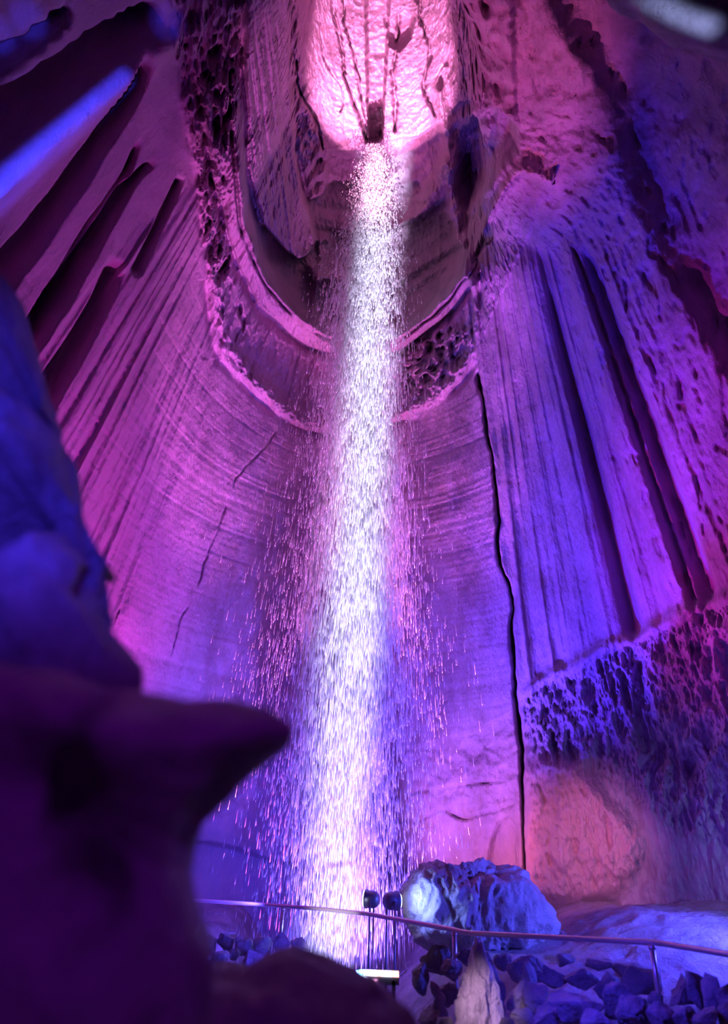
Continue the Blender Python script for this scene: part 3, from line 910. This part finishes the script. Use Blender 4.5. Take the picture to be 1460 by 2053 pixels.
RUBBLE = [
    # x, y, width, height in the photo, distance, seed, label (None: one of the heap)
    (875, 1925, 60, 60, 9.2, 1, 'dark rounded rubble rock under the boulder, left of the near post'),
    (940, 1918, 70, 36, 9.3, 2, 'flat blue rubble rock just below the bend of the handrail'),
    (905, 1945, 60, 40, 9.0, 3, None), (895, 1990, 60, 50, 8.7, 4, None),
    (1060, 1945, 105, 60, 8.9, 5, 'wide flat dark rock right of the tall pale stone'),
    (1040, 2000, 60, 75, 8.2, 6, None),
    (1062, 1955, 34, 55, 8.3, 7, 'small upright blue stone between the pale stone and the heap'),
    (1075, 2005, 60, 75, 7.9, 8, 'knobbly blue rock under the small upright stone'),
    (1110, 1955, 62, 44, 8.5, 9, None), (1160, 1960, 88, 42, 8.3, 10, 'glossy blocky rock at the middle of the heap'),
    (1205, 1932, 70, 26, 8.7, 11, 'thin pale flat stone lying on top of the heap'),
    (1215, 1980, 80, 60, 8.0, 12, None), (1290, 1965, 100, 60, 8.45, 13, 'squared dark block left of the right-hand post'),
    (1240, 2010, 75, 80, 7.6, 14, None), (1150, 2015, 120, 80, 7.5, 15, 'large rounded blue rock at the bottom of the heap'),
    (1095, 2040, 60, 60, 7.3, 16, None), (1272, 2035, 80, 75, 7.2, 17, 'pointed dark rock at the bottom edge left of the post'),
    (1315, 2010, 40, 40, 7.6, 18, 'small blue stone tucked beside the right-hand post'),
    (1362, 1988, 70, 70, 7.8, 19, 'dark blocky rock just right of the right-hand post'),
    (1400, 1985, 55, 75, 7.2, 20, None), (1430, 1995, 50, 80, 7.0, 21, 'dark wedge rock near the right edge'),
    (1460, 2000, 60, 80, 6.8, 22, None), (1330, 2048, 76, 60, 6.95, 23, None), (1425, 2048, 80, 60, 6.45, 24, None),
    (1378, 2050, 52, 60, 6.7, 25, None), (1200, 2050, 80, 50, 7.1, 26, None), (1050, 2040, 60, 50, 7.7, 27, None),
    (1012, 2062, 50, 40, 7.35, 28, None), (868, 2040, 56, 60, 8.3, 29, None), (892, 2062, 50, 40, 7.5, 30, None),
    (1010, 1930, 50, 36, 9.1, 31, None), (1130, 1925, 60, 26, 9.0, 32, None), (1255, 1945, 60, 34, 9.0, 33, None),
    (1480, 2050, 70, 80, 6.4, 34, None), (845, 1965, 40, 60, 8.9, 35, None),
    (420, 1895, 40, 40, 12.0, 41, None), (455, 1888, 46, 36, 12.1, 42, None), (492, 1893, 44, 44, 11.9, 43, None), (530, 1896, 44, 40, 11.8, 44, None),
    (565, 1890, 44, 36, 11.45, 45, None), (510, 1925, 50, 40, 11.2, 46, None), (440, 1920, 44, 30, 11.4, 47, None), (470, 1912, 30, 26, 11.6, 48, None), (600, 1895, 40, 34, 11.6, 49, None),
]


def rubble(px, py, w, h, y, seed):
    rr = np.random.default_rng(900 + seed)
    c = at_y(np.array([float(px)]), np.array([float(py)]), y)[0]
    depth = (c - CAM) @ FWD
    sx, sz = w * depth / FPX / 2 * 1.04, h * depth / FPX / 2 * 1.04
    bm = bmesh.new()
    for _ in range(16):
        q = rr.normal(size=3)
        q /= np.linalg.norm(q)
        q *= (0.86 + 0.22 * rr.random())
        bm.verts.new((q[0] * sx, q[1] * 0.42 * (sx + sz), q[2] * sz))
    bmesh.ops.convex_hull(bm, input=bm.verts)
    bmesh.ops.delete(bm, geom=[v for v in bm.verts if not v.link_faces], context='VERTS')
    bmesh.ops.bevel(bm, geom=bm.edges[:], offset=0.10 * min(sx, sz), segments=2, affect='EDGES', clamp_overlap=True)
    bmesh.ops.triangulate(bm, faces=bm.faces[:])
    bmesh.ops.subdivide_edges(bm, edges=bm.edges[:], cuts=3, use_grid_fill=True)
    co = np.array([v.co for v in bm.verts])
    n_ = fbm(co + seed * 7.3, 2.0 / max(sx, sz), 4, 400 + seed)
    bm.normal_update()
    for v, k in zip(bm.verts, n_):
        v.co += v.normal * float(k) * 0.26 * min(sx, sz)
    me = bpy.data.meshes.new('rubble_rock')
    bm.to_mesh(me)
    bm.free()
    for p in me.polygons:
        p.use_smooth = True
    me.set_sharp_from_angle(angle=D(32))
    me.materials.append(M_RUB)
    o = bpy.data.objects.new('rubble_rock', me)
    o.location = c
    C.objects.link(o)
    return o


for x_, y_, w_, h_, yy_, sd_, lab_ in RUBBLE:
    o = rubble(x_, y_, w_, h_, yy_, sd_)
    if sd_ > 40:
        tag(o, 'blue-lit rubble rock under the far left stretch of the handrail', 'rock', 'rubble by the left stretch of the handrail')
    else:
        tag(o, lab_ or 'jagged blue-lit rock in the heap of rubble right of the falling water', 'rock', None if lab_ else 'rubble heap below the handrail')

# ------------------------------------------------------------------ dark rock hanging into the upper right corner
V, F = blob([(1180, -160), (1262, -22), (1290, -4), (1350, 30), (1440, 58), (1520, 80), (1640, 60), (1640, -200)], 3.2, 0.5, 120, 60, 0.10, 2.5, 351, centre=(1480, -60))
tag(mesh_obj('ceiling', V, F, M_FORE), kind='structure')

# ------------------------------------------------------------------ the waterfall
def water_material():
    mt = bpy.data.materials.new('falling_water')
    mt.use_nodes = True
    nt = mt.node_tree
    nt.nodes.clear()
    N, L = nt.nodes.new, nt.links.new
    out = N('ShaderNodeOutputMaterial')
    df, tr, gl = N('ShaderNodeBsdfDiffuse'), N('ShaderNodeBsdfTranslucent'), N('ShaderNodeBsdfGlossy')
    df.inputs[0].default_value = (0.95, 0.95, 0.97, 1)
    tr.inputs[0].default_value = (0.95, 0.95, 0.97, 1)
    gl.inputs['Roughness'].default_value = 0.25
    a, b = N('ShaderNodeMixShader'), N('ShaderNodeMixShader')
    a.inputs[0].default_value = 0.5
    b.inputs[0].default_value = 0.15
    L(df.outputs[0], a.inputs[1])
    L(tr.outputs[0], a.inputs[2])
    L(a.outputs[0], b.inputs[1])
    L(gl.outputs[0], b.inputs[2])
    tp, c = N('ShaderNodeBsdfTransparent'), N('ShaderNodeMixShader')
    c.inputs[0].default_value = 0.62
    L(tp.outputs[0], c.inputs[1])
    L(b.outputs[0], c.inputs[2])
    L(c.outputs[0], out.inputs[0])
    return mt


M_WATER = water_material()
FALL_Y = 14.5
# traced down the fall: photo y, core centre x, core half width, spray left edge, spray right edge
FALL = np.array([(288, 752, 9, 738, 766), (330, 751, 18, 722, 777), (400, 748, 26, 696, 785), (500, 738, 32, 676, 792), (600, 728, 44, 662, 798), (700, 724, 46, 655, 800), (850, 728, 44, 632, 806),
                 (1000, 735, 46, 606, 816), (1150, 730, 48, 585, 830), (1300, 715, 48, 570, 846), (1450, 703, 46, 560, 846), (1600, 690, 44, 556, 838), (1750, 684, 42, 555, 834), (1850, 686, 46, 560, 838), (1990, 690, 60, 560, 850)], float)


def streaks(n, kind):
    v = RNG.random(n)
    if kind == 'core':
        py = 288 + (1960 - 288) * v
        s_ = RNG.normal(size=n) * 0.78
    else:
        py = 300 + (1980 - 300) * v ** 0.92
        s_ = None
    cx = np.interp(py, FALL[:, 0], FALL[:, 1])
    cw = np.interp(py, FALL[:, 0], FALL[:, 2])
    le = np.interp(py, FALL[:, 0], FALL[:, 3])
    ri = np.interp(py, FALL[:, 0], FALL[:, 4])
    if kind == 'core':
        px = cx + s_ * cw
    else:
        g = np.abs(RNG.normal(size=n)) * 0.55
        left = RNG.random(n) < 0.58
        px = np.where(left, cx - g * (cx - le) * 1.1, cx + g * (ri - cx) * 1.05)
    # the fall is as deep as it is wide
    dep0 = np.interp(py, [288, 1980], [27.0, 14.0])
    half = (cw if kind == 'core' else (ri - le) * 0.4) * dep0 / FPX
    yy = FALL_Y + np.clip(RNG.normal(size=n), -1.8, 1.8) * 0.45 * half
    P = at_y(px, py, yy)
    # clumps: water falls in pulses and threads
    q = np.stack([P[:, 0] * 3.0, P[:, 1] * 3.0, P[:, 2] * 0.8], 1)
    keep = noise(q, 1.0, 501) + 0.6 * noise(q, 2.3, 502) > (RNG.random(n) * 1.1 - 0.75)
    P, py = P[keep], py[keep]
    n = len(P)
    big = RNG.random(n) ** 3
    L_ = np.interp(py, [288, 400, 700, 1200, 1980], [0.030, 0.045, 0.11, 0.15, 0.15]) * (0.5 + 1.3 * RNG.random(n))
    r_ = np.interp(py, [288, 700, 1200, 1980], [0.017, 0.013, 0.0095, 0.008]) * (0.55 + 0.9 * big)
    if kind == 'core':
        L_ = L_ * 1.7
        r_ = r_ * 1.3
    if kind != 'core':
        L_ = L_ * 0.72
        r_ = r_ * 0.82
    # each drop: a long octahedron, tilted slightly outwards the way it flies
    tilt = (P[:, 0] - 0.1) * 0.03 + RNG.normal(size=n) * 0.012
    up = np.stack([-tilt, RNG.normal(size=n) * 0.01, np.ones(n)], 1) * L_[:, None]
    ex = np.zeros((n, 3))
    ey = np.zeros((n, 3))
    a = RNG.random(n) * 6.28
    ex[:, 0], ex[:, 1] = np.cos(a) * r_, np.sin(a) * r_
    ey[:, 0], ey[:, 1] = -np.sin(a) * r_, np.cos(a) * r_
    low = P - up * 0.15
    V = np.stack([P + up, low + ex, low + ey, low - ex, low - ey, P - up * 0.6], 1).reshape(-1, 3)
    b = (np.arange(n) * 6)[:, None, None]
    F = np.array([(0, 1, 2), (0, 2, 3), (0, 3, 4), (0, 4, 1), (5, 2, 1), (5, 3, 2), (5, 4, 3), (5, 1, 4)])[None] + b
    return V, F.reshape(-1, 3)


Va, Fa = streaks(80000, 'core')
Vb, Fb = streaks(52000, 'spray')
tag(mesh_obj('waterfall', np.vstack([Va, Vb]), np.vstack([Fa, Fb + len(Va)]), M_WATER),
    'tall white waterfall of drops and streaks falling down the middle of the shaft', 'waterfall', kind='stuff')
